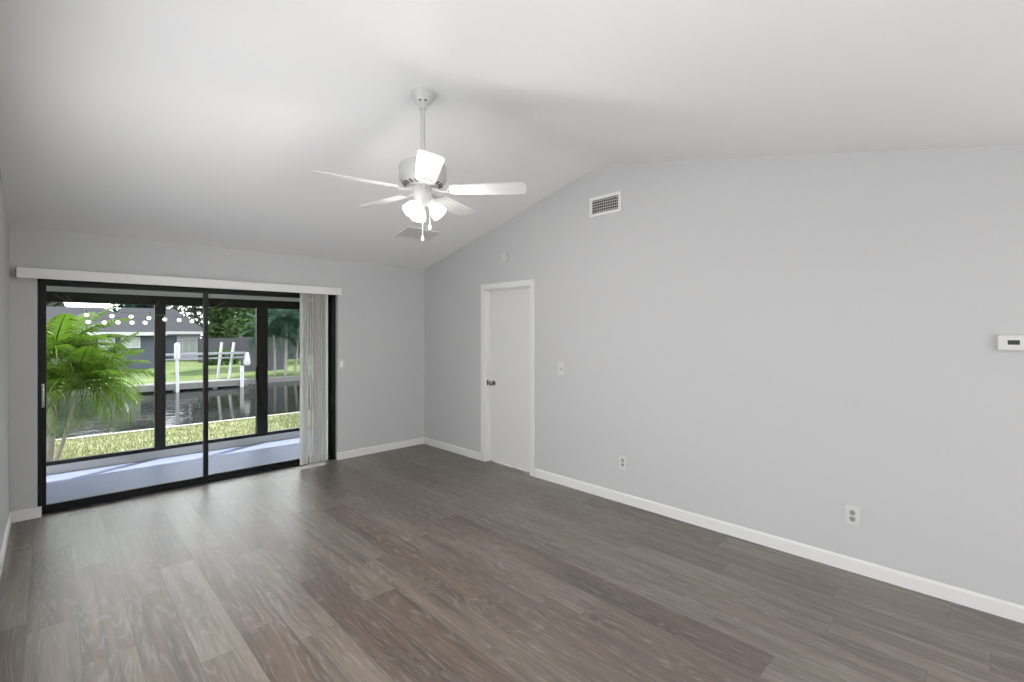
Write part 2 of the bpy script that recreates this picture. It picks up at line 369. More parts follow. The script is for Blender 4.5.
MB().box(XR + .022, XR + .046, DY1 - jt - .002, DY1 - jt + .001, 0.885, 0.945, .0008).build('strike_plate', M_steel, d1)

# ------------------------------------------------------------------ sliding glass door
s1 = empty('door_2', (1.18, 5.56, 0), kind='structure')
s1['label'] = 'black framed two panel sliding glass door on the far wall'
FY0, FY1 = 5.525, 5.645
fr = MB()
fr.box(OX0, OX0 + .022, FY0, FY1, 0, OZ); fr.box(OX1 - .045, OX1, FY0, FY1, 0, OZ)
fr.box(OX0, OX1, FY0, FY1, 1.925, OZ); fr.box(OX0, OX1, FY0 + .02, FY1, 0, .026)
fr.build('door_frame', M_black, s1)
def panel(xa, xb, ya, yb, ls, rs, bot):
    p = MB(); zt_ = 1.932
    p.box(xa, xa + ls, ya, yb, .026, zt_, .002); p.box(xb - rs, xb, ya, yb, .026, zt_, .002)
    p.box(xa + ls, xb - rs, ya + .002, yb - .002, zt_ - .040, zt_, .001); p.box(xa + ls, xb - rs, ya + .002, yb - .002, .026, .026 + bot, .001)
    o = p.build('door_panel', M_black, s1)
    ym = (ya + yb) / 2
    MB().box(xa + ls - .005, xb - rs + .005, ym - .003, ym + .003, .026 + bot - .005, zt_ - .035).build('glass_pane', M_glass, o)
    return o
p1 = panel(OX0 + .022, 1.133, 5.545, 5.578, .030, .038, .040)
p2 = panel(1.100, OX1 - .045, 5.590, 5.623, .030, .040, .034)
hb = MB(); hx = OX0 + .030
hb.box(hx - .011, hx + .011, 5.533, 5.546, 0.880, 1.075, .003)
hb.tube([(hx, 5.535, .905), (hx, 5.512, .918), (hx, 5.508, .98), (hx, 5.512, 1.040), (hx, 5.535, 1.052)], .007, 8)
hb.build('door_handle', M_handle, p1)

# valance box over the slider
v = empty('valance', (1.117, 5.41, 1.92), 'long white valance box over the sliding glass door', 'valance')
vb = MB()
for P_ in ((-.193, 2.427, 5.358, 5.366, 1.932, 2.014), (-.193, -.185, 5.366, YF, 1.932, 2.014), (2.419, 2.427, 5.366, YF, 1.932, 2.014), (-.185, 2.419, 5.366, YF, 2.006, 2.014)):
    vb.box(*P_, .0015)
vb.build('face_board', M_trim, v)
MB().box(-.15, 2.39, 5.395, 5.435, 1.965, 2.004, .002).build('head_rail', M_plastic, v)

# vertical blind stacked open at the right of the slider
vbk = empty('vertical_blind', (2.14, 5.415, 1.9), 'off white vertical blind stacked at right end of the sliding door', 'blind')
nv = 13
for i in range(nv):
    x = 2.003 + i * 0.0222
    ang = R((32, 46, 56, 70, 60, 72, 54, 44, 38, 50, 58, 50, 42)[i])
    b = MB(); W = 0.085; n = 6
    prof = []
    for k in range(n + 1):
        s_ = k / n - .5; prof.append((s_ * W, 0.010 * (1 - 4 * s_ * s_)))
    pts = []
    for z in (0.030, 1.945):
        for (a, c_) in prof:
            pts.append((x + a * math.cos(ang) - c_ * math.sin(ang), 5.412 + a * math.sin(ang) + c_ * math.cos(ang), z))
    for z in (0.030, 1.945):
        for (a, c_) in prof:
            c2 = c_ + .0012
            pts.append((x + a * math.cos(ang) - c2 * math.sin(ang), 5.412 + a * math.sin(ang) + c2 * math.cos(ang), z))
    m_ = n + 1; fs = []
    for k in range(n):
        fs.append([k, k + 1, m_ + k + 1, m_ + k]); o2 = 2 * m_
        fs.append([o2 + k, o2 + m_ + k, o2 + m_ + k + 1, o2 + k + 1])
        fs.append([k, o2 + k, o2 + k + 1, k + 1]); fs.append([m_ + k, m_ + k + 1, o2 + m_ + k + 1, o2 + m_ + k])
    fs.append([0, m_, 3 * m_, 2 * m_]); fs.append([n, 2 * m_ + n, 3 * m_ + n, m_ + n])
    b.add(pts, fs, True); b.build('vane', M_vane, vbk)
MB().tube([(1.99 + .0225 * i, 5.375 - .004 * (i % 2), 0.036 - .004 * (i % 2)) for i in range(14)], .0025, 6).build('bottom_chain', M_plastic, vbk)

# ------------------------------------------------------------------ small wall fittings
def plate_on_right(name, y, z, w_, h_, label, cat, group=None):
    o = empty(name, (XR, y, z), label, cat, group)
    MB().box(XR - .006, XR, y - w_ / 2, y + w_ / 2, z - h_ / 2, z + h_ / 2, .002).build('cover_plate', M_plastic, o)
    return o
def outlet(y, z, label):
    o = plate_on_right('wall_outlet', y, z, .076, .117, label, 'outlet', 'wall outlets low on the right wall')
    for dz in (-.0195, .0195):
        Mo = Matrix.Translation((XR - .006, y, z + dz)) @ Matrix.Rotation(R(-90), 4, 'Y')
        rc = MB().lathe([(0.0, .0022), (.0150, .0022), (.0165, .0012), (.0165, -.001)], 24, Mo).build('receptacle', M_recept, o)
        sl = MB()
        sl.box(XR - .0088, XR - .0078, y - .0075, y - .0045, z + dz - .003, z + dz + .008); sl.box(XR - .0088, XR - .0078, y + .0045, y + .0075, z + dz - .003, z + dz + .008)
        sl.tube([(XR - .0088, y, z + dz - .008), (XR - .0078, y, z + dz - .008)], .003, 8)
        sl.build('slot', M_slot, rc)
outlet(0.668, 0.352, 'white duplex outlet near the bottom right of the right wall')
outlet(2.345, 0.355, 'white duplex outlet between the interior door and the nearer outlet')
def toggle_x(o, y, z):
    MB().box(XR - .0075, XR - .0055, y - .006, y + .006, z - .013, z + .013, .0005).build('switch_slot', M_grey, o)
    MB().box(XR - .016, XR - .005, y - .004, y + .004, z + .000, z + .012, .001, ).build('toggle', M_plastic, o)
sw = plate_on_right('light_switch', 3.049, 1.140, .078, .122, 'white toggle light switch plate right of the interior door', 'switch')
toggle_x(sw, 3.049, 1.140)
o = empty('light_switch', (2.468, YF, 1.127), 'white light switch plate beside the stacked vertical blind', 'switch')
MB().box(2.434, 2.502, YF - .006, YF, 1.068, 1.186, .002).build('cover_plate', M_plastic, o)
MB().box(2.450, 2.486, YF - .010, YF - .005, 1.095, 1.159, .0015).build('rocker', M_white, o)
# thermostat
th = empty('thermostat', (XR, -0.035, 1.449), 'white thermostat with small dark display at the right edge', 'thermostat')
MB().box(XR - .026, XR, -.100, .031, 1.407, 1.491, .006).build('housing', M_plastic, th)
MB().box(XR - .0275, XR - .0255, -.052, -.008, 1.440, 1.464, .0006).build('display', M_lcd, th)
MB().box(XR - .0285, XR - .0255, -.090, .020, 1.413, 1.429, .001).build('button_cover', M_plastic, th)
# smoke detector
sd = empty('smoke_detector', (XR, 3.848, 2.331), 'round white smoke detector on the wall above the interior door', 'smoke detector')
Ms = Matrix.Translation((XR, 3.848, 2.331)) @ Matrix.Rotation(R(-90), 4, 'Y')
MB().lathe([(.060, 0), (.060, .008), (.056, .010)], 32, Ms).build('base_plate', M_plastic, sd)
MB().lathe([(.052, .008), (.052, .022), (.046, .030), (.030, .034), (.029, .031), (.016, .031), (.015, .035), (0, .036)], 32, Ms).build('cover', M_plastic, sd)
MB().lathe([(.0535, .0115), (.0545, .014), (.0535, .0165)], 32, Ms, caps=False).build('vent_slit', M_grey, sd)
# air vent on the gable
va = empty('wall_vent', (XR, 2.53, 2.66), 'white louvred air vent high on the right wall gable', 'vent')
y0, y1, z0, z1 = 2.360, 2.700, 2.573, 2.752; f_ = .028
fb = MB()
for P_ in ((y0, y1, z0, z0 + f_), (y0, y1, z1 - f_, z1), (y0, y0 + f_, z0 + f_, z1 - f_), (y1 - f_, y1, z0 + f_, z1 - f_)):
    fb.box(XR - .012, XR, *P_, .002)
fb.build('vent_frame', M_trim, va)
MB().box(XR - .003, XR - .001, y0 + f_, y1 - f_, z0 + f_, z1 - f_).build('duct_back', M_slot, va)
nl = 5
for i in range(nl):
    z = z0 + f_ + (i + .5) * (z1 - z0 - 2 * f_) / nl
    Ml = Matrix.Translation((XR - .008, 0, z)) @ Matrix.Rotation(R(-35), 4, 'Y')
    MB().box(-.007, .007, y0 + f_, y1 - f_, -.0011, .0011, 0, Ml).build('louvre', M_register, va)
mb = MB()
for i in range(12):
    y = y0 + f_ + (i + .5) * (y1 - y0 - 2 * f_) / 12
    mb.box(XR - .0135, XR - .011, y - .0012, y + .0012, z0 + f_, z1 - f_)
mb.build('grille_bars', M_register, va)
# register on the far ceiling slope
cr = empty('ceiling_vent', (2.89, 4.485, zc(4.485)), 'flat painted air register on far ceiling slope below the fan', 'vent')
sl_ = math.atan(0.2405)
Mc = Matrix.Translation((2.89, 4.485, zc(4.485))) @ Matrix.Rotation(-sl_, 4, 'X')
fb = MB(); hx_, hy_ = .215, .140; f_ = .026
for P_ in ((-hx_, hx_, -hy_, -hy_ + f_), (-hx_, hx_, hy_ - f_, hy_), (-hx_, -hx_ + f_, -hy_ + f_, hy_ - f_), (hx_ - f_, hx_, -hy_ + f_, hy_ - f_)):
    fb.box(*P_, -.012, .002, .002, Mc)
fb.build('vent_frame', M_register, cr)
MB().box(-hx_ + f_, hx_ - f_, -hy_ + f_, hy_ - f_, -.006, -.0045, 0, Mc).build('duct_back', mat('register_back', (0.66, 0.66, 0.65), 0.7), cr)
for i in range(9):
    y = -hy_ + f_ + (i + .5) * (2 * hy_ - 2 * f_) / 9
    MB().box(-hx_ + f_, hx_ - f_, -.009, .009, -.0009, .0009, 0, Mc @ Matrix.Translation((0, y, -.008)) @ Matrix.Rotation(R(22), 4, 'X')).build('louvre', M_register, cr)

# ------------------------------------------------------------------ ceiling fan
FX, FYc = 1.690, 2.56
fan = empty('ceiling_fan', (FX, FYc, 2.40), 'white five blade ceiling fan with lit glass shades', 'ceiling fan')
T = Matrix.Translation((FX, FYc, 0))
MB().lathe([(0, 3.075), (.070, 3.075), (.072, 3.010), (.068, 2.985), (.052, 2.955), (.030, 2.938), (.022, 2.934), (.020, 2.915), (0, 2.915)], 32, T).build('canopy', M_fan, fan)
MB().lathe([(.022, 2.936), (.0225, 2.928), (.0225, 2.921), (.022, 2.914)], 16, T).build('hanger_ball', M_fan, fan)
for dq in (-9, 9):
    Mq = T @ Matrix.Rotation(R(180 + 56.6 + dq * 2.2), 4, 'Z')
    MB().box(.044, .052, -.006, .006, 2.948, 2.962, .001, Mq).build('hanger_slot', M_slot, fan)
MB().tube([(FX, FYc, 2.925), (FX, FYc, 2.58)], .0135, 14).build('downrod', M_fan, fan)
MB().lathe([(0, 2.640), (.024, 2.640), (.026, 2.590), (.060, 2.575), (.120, 2.568), (.142, 2.558), (.148, 2.545), (.148, 2.470), (.142, 2.455), (.105, 2.440), (0, 2.440)], 40, T).build('motor_housing', M_fan, fan)
ring = MB().lathe([(.143, 2.457), (.125, 2.438), (.090, 2.428), (.060, 2.424), (0, 2.424)], 40, T)
vr = ring.build('vent_ring', M_fan, fan)
sl = MB()
for k in range(20):
    a = 2 * PI * k / 20
    sl.box(.098, .128, -.009, .009, -.0015, .0015, 0, T @ Matrix.Rotation(a, 4, 'Z') @ Matrix.Translation((0, 0, 2.4355 - .0025)) @ Matrix.Translation((0, 0, 0)) @ Matrix.Translation((.113, 0, 0)) @ Matrix.Rotation(R(-18), 4, 'Y') @ Matrix.Translation((-.113, 0, 0)))
sl.build('vent_slots', M_grey, vr)
MB().lathe([(0, 2.426), (.058, 2.426), (.060, 2.420), (.060, 2.350), (.054, 2.340), (.050, 2.325), (.040, 2.312), (.030, 2.300), (0, 2.298)], 32, T).build('switch_housing', M_fan, fan)
yaw = -44.025
def blade_bm():
    out = []; z0_ = 0; th_ = .006
    # outline, root to tip
    top = [(.175, .050), (.20, .058), (.30, .062), (.45, .067), (.60, .070), (.635, .068), (.650, .058), (.655, .040)]
    poly = top + [(x, -y) for x, y in reversed(top)]
    return poly
for k, da in enumerate((-75.5, -3.5, 68.5, 140.5, 212.5)):
    a = R(da + yaw)
    Mb = T @ Matrix.Rotation(a, 4, 'Z') @ Matrix.Translation((0, 0, 2.402)) @ Matrix.Rotation(R(-12), 4, 'X')
    b = MB(); poly = blade_bm(); n = len(poly)
    vs_ = [Mb @ Vector((x, y, -.003)) for x, y in poly] + [Mb @ Vector((x, y, .003)) for x, y in poly]
    fs = [list(range(n))[::-1], list(range(n, 2 * n))] + [[i, (i + 1) % n, (i + 1) % n + n, i + n] for i in range(n)]
    b.add(vs_, fs); blade = b.build('fan_blade', M_blade_w, fan)
    ir = MB(); Mi = T @ Matrix.Rotation(a, 4, 'Z')
    ir.tube([Mi @ Vector((.050, 0, 2.415)), Mi @ Vector((.085, 0, 2.405)), Mi @ Vector((.125, 0, 2.393)), Mi @ Vector((.165, 0, 2.3935))], [.012, .013, .011, .010], 8)
    pl = [(.150, .010), (.165, .030), (.190, .042), (.215, .044), (.238, .034), (.250, .015)]; poly2 = pl + [(x, -y) for x, y in reversed(pl)]; n2 = len(poly2)
    vs_ = [Mb @ Vector((x, y, -.0072)) for x, y in poly2] + [Mb @ Vector((x, y, -.0031)) for x, y in poly2]
    ir.add(vs_, [list(range(n2))[::-1], list(range(n2, 2 * n2))] + [[i, (i + 1) % n2, (i + 1) % n2 + n2, i + n2] for i in range(n2)])
    for sx_, sy_ in ((.185, .022), (.185, -.022), (.228, 0)):
        ir.lathe([(0, -.0098), (.004, -.0094), (.0055, -.0074), (.0055, -.006)], 10, Mb @ Matrix.Translation((sx_, sy_, 0)))
    ir.build('blade_iron', M_fan, blade)
for k, da in enumerate((-122, -2, 118)):
    a = R(da + yaw)
    Ma = T @ Matrix.Rotation(a, 4, 'Z') @ Matrix.Translation((.046, 0, 2.318)) @ Matrix.Rotation(R(180 - 42), 4, 'Y') @ Matrix.Scale(.78, 4)
    # local +Z now points outwards and down, along the shade's axis
    arm = MB().lathe([(0, -.030), (.018, -.028), (.022, -.010), (.022, .020), (.020, .024), (0, .024)], 20, Ma).build('lamp_holder', M_white, fan)
    sh = MB().lathe([(.024, .012), (.030, .022), (.046, .045), (.058, .072), (.064, .100), (.066, .122), (.063, .122), (.061, .100), (.055, .073), (.043, .047), (.027, .025), (.024, .020)], 32, Ma, caps=False).build('lamp_shade', M_shade, fan)
    MB().lathe([(0, .024), (.012, .026), (.014, .040), (.024, .060), (.028, .078), (.024, .094), (.012, .103), (0, .105)], 20, Ma).build('light_bulb', mat('lamp_bulb', (1, 0.97, 0.92), 0.3, emit=5.0), sh)
    pL = Ma @ Vector((0, 0, .135))
    lamp('fan_lamp_light', 'POINT', pL, 9, (1, 0.965, 0.91), shadow_soft_size=.035)
for dx, dy, zb in ((.010, -.058, 2.085), (.050, -.036, 2.160)):
    a = R(yaw); qx = FX + dx * math.cos(a) - dy * math.sin(a); qy = FYc + dx * math.sin(a) + dy * math.cos(a)
    ch = MB()
    ch.tube([(qx, qy, 2.335), (qx, qy, zb + .012)], .0016, 6)
    z = 2.33
    while z > zb + .015:
        ch.lathe([(0, z + .003), (.0026, z + .0015), (.0026, z - .0015), (0, z - .003)], 6, Matrix.Translation((qx, qy, 0))); z -= .0085
    cho = ch.build('pull_chain', M_plastic, fan)
    MB().lathe([(0, zb + .020), (.004, zb + .018), (.008, zb + .006), (.0095, zb - .006), (.007, zb - .014), (0, zb - .017)], 14, Matrix.Translation((qx, qy, 0))).build('pull_knob', M_white, cho)

# ------------------------------------------------------------------ the lanai behind the slider
LY = 7.06
MB().box(-.42, 3.45, YF + .05, LY + .16, -.16, -.012).build('floor_lanai', M_lfloor, kind='structure')
MB().box(-.42, 3.45, YF + WT, LY + .14, 2.10, 2.22).build('ceiling_lanai', M_lanai, kind='structure')
wl = MB(); wl.box(-.42, 3.45, LY, LY + .14, -.012, .081); wl.box(-.42, 3.45, LY, LY + .14, 1.938, 2.10)
wl.build('wall_lanai', M_lanai, kind='structure')
MB().box(-.42, -.30, YF + WT, LY + .14, -.012, 2.10).build('wall_lanai_left', M_lanai, kind='structure')
MB().box(3.33, 3.45, YF + WT, LY + .14, -.012, 2.10).build('wall_lanai_right', M_lanai, kind='structure')
def lwin(k, xa, xb, ls, rs, latch=False):
    o = empty('window_%d' % k, ((xa + xb) / 2, LY + .03, .081), kind='structure')
    f = MB(); ya, yb = LY + .005, LY + .060
    f.box(xa, xa + ls, ya, yb, .081, 1.938, .002); f.box(xb - rs, xb, ya, yb, .081, 1.938, .002)
    f.box(xa + ls, xb - rs, ya, yb, 1.827, 1.938, .002); f.box(xa + ls, xb - rs, ya, yb, .081, .124, .002)
    f.box(xa + ls, xb - rs, ya - .004, ya + .002, 1.880, 1.892)
    fo = f.build('window_frame', M_bronze, o)
    MB().box(xa + ls - .004, xb - rs + .004, LY + .030, LY + .036, .120, 1.832).build('window_pane', M_glass2, o)
    if latch:
        l = MB(); l.box(xb - rs - .012, xb - rs + .012, ya - .020, ya + .001, .855, 1.035, .003); l.build('window_latch', M_black, fo)
lwin(1, -.30, .945, .06, .053); lwin(2, .945, 2.078, .053, .071, True); lwin(3, 2.078, 3.33, .071, .06)

# globe string lights along the lanai windows
def string_lights(pts, ends, label, group):
    root = empty('string_lights', pts[0], label, 'string lights', group)
    zb = [p[2] for p in pts]
    wire = []
    A, B = Vector(ends[0]), Vector(ends[1])
    allp = [A] + [Vector((p[0], p[1], p[2] + .052)) for p in pts] + [B]
    for i in range(len(allp) - 1):
        for k in range(4):
            s_ = k / 4; q = allp[i].lerp(allp[i + 1], s_); q.z -= .006 * 4 * s_ * (1 - s_); wire.append(q)
    wire.append(B)
    MB().tube(wire, .0016, 6).build('cord', M_wire, root)
    for (x, y, z) in pts:
        Mq = Matrix.Translation((x, y, z))
        so = MB().lathe([(0, .054), (.006, .053), (.007, .046), (.007, .024), (.005, .019), (0, .019)], 12, Mq).build('bulb_socket', M_wire, root)
        prof = [(0, .0215)] + [(.0215 * math.sin(t_), .0215 * math.cos(t_)) for t_ in [PI * j / 12 for j in range(3, 12)]] + [(0, -.0215)]
        MB().lathe(prof, 16, Mq).build('globe_bulb', M_bulb, so)
    for q in (A, B): MB().tube([q, q + Vector((0, .028, .016)), Vector((q.x, LY + .004, q.z + .014))], .003, 6).build('hook', M_steel, root)
ys_ = 6.985
string_lights([(x, ys_, z) for x, z in ((.280, 1.691), (.492, 1.683), (.663, 1.681), (.826, 1.668), (.978, 1.655), (1.12, 1.650), (1.252, 1.637))],
              [(.03, ys_, 1.90), (1.62, ys_, 1.90)], 'upper longer strand of lit globe string lights across the lanai windows', 'globe string lights in the lanai')
string_lights([(x, ys_ - .03, z) for x, z in ((.292, 1.614), (.426, 1.610), (.543, 1.614), (.668, 1.613), (.787, 1.613))],
              [(.12, ys_ - .03, 1.89), (.915, ys_ - .03, 1.86)], 'lower shorter strand of lit globe string lights left of the lanai mullion', 'globe string lights in the lanai')

# ------------------------------------------------------------------ ground, canal, far bank
SY = 12.70        # near seawall
lw = MB()
nx, ny = 24, 8
for j in range(ny + 1):
    for i in range(nx + 1):
        x = -14 + 34 * i / nx; y = LY + .14 + (SY - LY - .14) * j / ny
        lw.v.append((x, y, -.36 - .24 * j / ny))
for j in range(ny):
    for i in range(nx):
        a = j * (nx + 1) + i; lw.f.append([a, a + 1, a + nx + 2, a + nx + 1]); lw.sm.append(False)
lw.build('lawn', M_lawn, kind='structure', fix=False)
gb = MB()
for i in range(16000):
    x = random.uniform(-1.2, 6.5); y = random.uniform(8.6, SY - .02); z = -.36 - .24 * (y - LY - .14) / (SY - LY - .14)
    if math.hypot(x - .03, y - 9.68) < .32 or math.hypot(x - 6.5, y - 12.1) < .3: continue
    a = random.uniform(0, 2 * PI); h = random.uniform(.03, .07); wd = .007; lx, ly = random.uniform(-.03, .03), random.uniform(-.03, .03)
    ca, sa = math.cos(a) * wd, math.sin(a) * wd
    gb.add([(x - ca, y - sa, z - .004), (x + ca, y + sa, z - .004), (x + lx, y + ly, z + h)], [[0, 1, 2]])
tag(gb.build('grass', M_blade, fix=False), 'short sunlit grass on the lawn between lanai and canal', 'grass', kind='stuff')
MB().box(-14, 20, SY, SY + .16, -2.2, -.585).build('seawall', M_conc, kind='structure')
MB().prism([(-.9, 8.55), (.35, 8.75), (.75, 9.15), (.30, 9.55), (-.9, 9.75)], 'z', -.46, -.405).build('planting_bed', M_conc, kind='structure')
MB().quad((-60, SY + .1, -1.10), (90, SY + .1, -1.10), (90, 26.3, -1.10), (-60, 26.3, -1.10)).build('canal_water', M_water, kind='structure', fix=False)
FS = 26.2
MB().box(-60, 90, FS, FS + .3, -2.2, -.86).build('far_seawall', M_seawall, kind='structure')
MB().prism([(FS + .28, -2.0), (FS + .28, -.87), (34, -.70), (110, -.60), (110, -2.0)], 'x', -60, 110).build('far_lawn', M_lawn2, kind='structure')

# dock and boat lift
dk = empty('dock', (4.6, 25.6, -.78), 'low grey wooden dock along the far canal bank', 'dock')
db = MB()
for i in range(34):
    db.box(2.2 + .135 * i, 2.2 + .135 * i + .125, 25.10, 26.15, -.80, -.76)
db.build('decking', M_wood, dk)
MB().box(2.2, 6.79, 25.05, 25.10, -1.02, -.755, .004).build('fascia_board', M_wood, dk)
for x in (2.4, 3.9, 5.4, 6.65):
    MB().tube([(x, 25.2, -1.9), (x, 25.2, -.80)], .11, 12).build('dock_post', M_wood, dk)
po = empty('dock_piling', (6.45, 25.0, -1.4), 'short white capped piling at right end of the far dock', 'piling')
MB().tube([(6.45, 24.93, -1.9), (6.45, 24.93, -.10)], .085, 12).build('post', M_pvc, po)
MB().lathe([(.09, -.40), (.09, -.34), (0, -.26)], 14, Matrix.Translation((6.45, 24.93, 0))).build('cap', M_pvc, po)
bl = empty('boat_lift', (5.0, 26.8, -1.1), 'white boat lift posts with a long grey cross beam by the far dock', 'boat lift')
MB().lathe([(.11, .35), (.11, .98), (0, 1.04)], 14, Matrix.Translation((3.903, 24.8, 0))).build('post_sleeve', M_pvc, bl)
for (xa, xb, y, zt_) in ((3.92, 3.90, 24.80, .90), (6.35, 6.62, 27.0, .98), (6.00, 6.22, 27.6, .98)):
    MB().tube([(xa, y, -1.2), (xb, y, zt_)], .065 if xa > 4 else .06, 12).build('lift_post', M_pvc, bl)
bm_ = MB(); bm_.box(3.5, 7.0, 26.55, 26.75, .40, .50); bm_.box(3.5, 7.0, 26.55, 26.68, .20, .26)
bm_.build('cross_beam', M_galv, bl)
mo = MB(); mo.lathe([(0, .46), (.09, .44), (.14, .20), (.17, -.10), (.13, -.20), (0, -.21)], 10, Matrix.Translation((7.12, 26.65, .02)))
mo.build('motor_cover', M_pvc, bl)

# grey fences on the far bank
def fence(name, pts, z0_, h, label):
    root = empty(name, (pts[0][0], pts[0][1], z0_), label, 'fence', 'grey board fences on the far bank')
    b = MB(); ps = []
    for (xa, ya), (xb, yb) in zip(pts, pts[1:]):
        L_ = math.hypot(xb - xa, yb - ya); n = int(L_ / .16); a = math.atan2(yb - ya, xb - xa)
        Mf = Matrix.Translation((xa, ya, z0_)) @ Matrix.Rotation(a, 4, 'Z')
        for i in range(n): b.box(i * L_ / n + .004, (i + 1) * L_ / n - .004, -.012, .012, 0, h, 0, Mf)
        for z in (.3, h - .3): b.box(0, L_, .012, .05, z, z + .09, 0, Mf)
        k = max(1, int(L_ / 2.4))
        for i in range(k + 1): ps.append((Mf @ Vector((i * L_ / k, .07, 0)), h))
    b.build('fence_boards', M_fence, root)
    for q, hh in ps: MB().box(q.x - .05, q.x + .05, q.y - .05, q.y + .05, q.z - .2, q.z + hh + .06, .006).build('fence_post', M_fence, root)
fence('board_fence', [(7.9, 30.5), (10.3, 30.5)], -.80, 2.0, 'grey board fence standing near the far canal bank right of the boat lift')
fence('board_fence', [(7.6, 40.0), (15.0, 40.0)], -.72, 1.75, 'grey board fence farther back behind the boat lift')

# house across the canal
hs = empty('house', (2.0, 38, -.7), 'low house with grey shingle hip roof across the canal', 'house')
def hip(b, x0, x1, y0, y1, ze, zr, ov=.5, ridge_in=None, t_=.16):
    x0 -= ov; x1 += ov; y0 -= ov; y1 += ov; ym = (y0 + y1) / 2; ri = (y1 - y0) / 2 if ridge_in is None else ridge_in
    vs_ = [(x0, y0, ze), (x1, y0, ze), (x1, y1, ze), (x0, y1, ze), (x0 + ri, ym, zr), (x1 - ri, ym, zr), (x0, y0, ze - .02), (x1, y0, ze - .02), (x1, y1, ze - .02), (x0, y1, ze - .02)]
    b.add(vs_, [[0, 1, 5, 4], [1, 2, 5], [2, 3, 4, 5], [3, 0, 4], [6, 9, 8, 7], [0, 6, 7, 1], [1, 7, 8, 2], [2, 8, 9, 3], [3, 9, 6, 0]])
def fascia(b, x0, x1, y0, y1, ze, ov=.5):
    x0 -= ov; x1 += ov; y0 -= ov; y1 += ov; h = .20
    b.box(x0, x1, y0 - .03, y0, ze - h, ze + .01); b.box(x0, x1, y1, y1 + .03, ze - h, ze + .01); b.box(x0 - .03, x0, y0, y1, ze - h, ze + .01); b.box(x1, x1 + .03, y0, y1, ze - h, ze + .01)
MB().box(-3.0, 4.65, 36, 46, -.9, 1.46).build('house_wall', M_hwall, hs)
MB().box(4.65, 8.45, 44, 51, -.9, 1.46).build('house_wall', M_hwall2, hs)
r_ = MB(); hip(r_, -3.0, 4.55, 36, 45, 1.48, 3.05, ridge_in=2.6); r_.build('roof', M_roof, hs)
r_ = MB(); hip(r_, 3.0, 8.35, 44, 52, 1.52, 3.40, ridge_in=1.5); r_.build('roof', M_roof, hs)
r_ = MB(); fascia(r_, -3.0, 4.55, 36, 45, 1.48); r_.build('fascia', M_fascia, hs)
r_ = MB(); fascia(r_, 3.0, 8.35, 44, 52, 1.52); r_.build('fascia', M_fascia, hs)
def hwin(xa, xb, y, za, zb):
    f = MB()
    f.box(xa - .06, xb + .06, y - .06, y, za - .06, za); f.box(xa - .06, xb + .06, y - .06, y, zb, zb + .06); f.box(xa - .06, xa, y - .06, y, za, zb); f.box(xb, xb + .06, y - .06, y, za, zb)
    f.box((xa + xb) / 2 - .025, (xa + xb) / 2 + .025, y - .05, y, za, zb)
    fo = f.build('house_window', M_fascia, hs); MB().box(xa, xb, y - .02, y + .01, za, zb).build('pane', M_hglass, fo)
hwin(2.00, 2.62, 36, .68, 1.12); hwin(3.00, 3.78, 36, .60, 1.14); hwin(-1.2, .2, 36, .3, 1.12); hwin(7.3, 8.1, 44, -.1, .95)
MB().box(6.1, 6.9, 43.94, 44.02, -.75, 1.2, .01).build('house_door', M_hwall, hs)

# ------------------------------------------------------------------ planting
def frond(Mf, L_, droop, nleaf, leafL, wd, stiff=0.5):
    """one pinnate palm frond: rib plus two rows of narrow leaflets; local +X outwards, +Z up; returns MB"""
    b = MB(); N = 12; rib = []
    a0 = R(62 - droop * 55); x = z = 0; 
    for i in range(N + 1):
        rib.append(Vector((x, 0, z))); s_ = i / N
        ang = a0 - (droop * 1.9 + .5) * s_ ** 1.25
        x += math.cos(ang) * L_ / N; z += math.sin(ang) * L_ / N
    b.tube([Mf @ p for p in rib], [.011 * (1 - .8 * i / N) + .0015 for i in range(N + 1)], 5)
    def at(s_):
        f = s_ * N; i = min(int(f), N - 1); return rib[i].lerp(rib[i + 1], f - i), (rib[i + 1] - rib[i]).normalized()
    for k in range(nleaf):
        s_ = .16 + .84 * (k + .5) / nleaf; p, d = at(s_)
        ll = leafL * (math.sin(PI * min(1, .18 + .80 * s_)) ** .6) * random.uniform(.85, 1.1)
        for sd_ in (-1, 1):
            out = (d * random.uniform(.55, .85) + Vector((0, sd_, 0)) * .85 + Vector((0, 0, 1)).cross(d).cross(d) * -.15).normalized()
            mid = p + out * ll * .5 + Vector((0, 0, -.05 * ll)); tip = p + out * ll + Vector((0, 0, -(.35 + .2 * random.random()) * ll))
            wv = d * wd * .5 + Vector((0, 0, wd * .25))
            b.add([Mf @ (p - wv * .6), Mf @ (p + wv * .6), Mf @ (mid + wv), Mf @ (mid - wv), Mf @ tip], [[0, 1, 2, 3], [3, 2, 4]])
    return b
def palm(name, trunks, label, m, nf, L_, nleaf, leafL, wd, group=None, seed=1, tr=.045):
    random.seed(seed)
    root = empty(name, trunks[0][0], label, 'palm', group)
    for (p0, p1, rr) in trunks:
        p0, p1 = Vector(p0), Vector(p1); pts = []; rad = []
        for i in range(19):
            s_ = i / 18; q = p0.lerp(p1, s_); q.x += .03 * math.sin(s_ * 3); pts.append(q)
            rad.append(rr * (1.15 - .25 * s_) * (1 + .10 * (i % 2)))
        MB().tube(pts, rad, 10).build('palm_trunk', M_trunk, root)
        for k in range(nf):
            dr = (k + .5) / nf; az = k * 2.39996 + random.uniform(-.2, .2)
            Mf = Matrix.Translation(p1) @ Matrix.Rotation(az, 4, 'Z')
            frond(Mf, L_ * random.uniform(.85, 1.1), dr * 1.15, nleaf, leafL, wd).build('frond', m, root, fix=False)
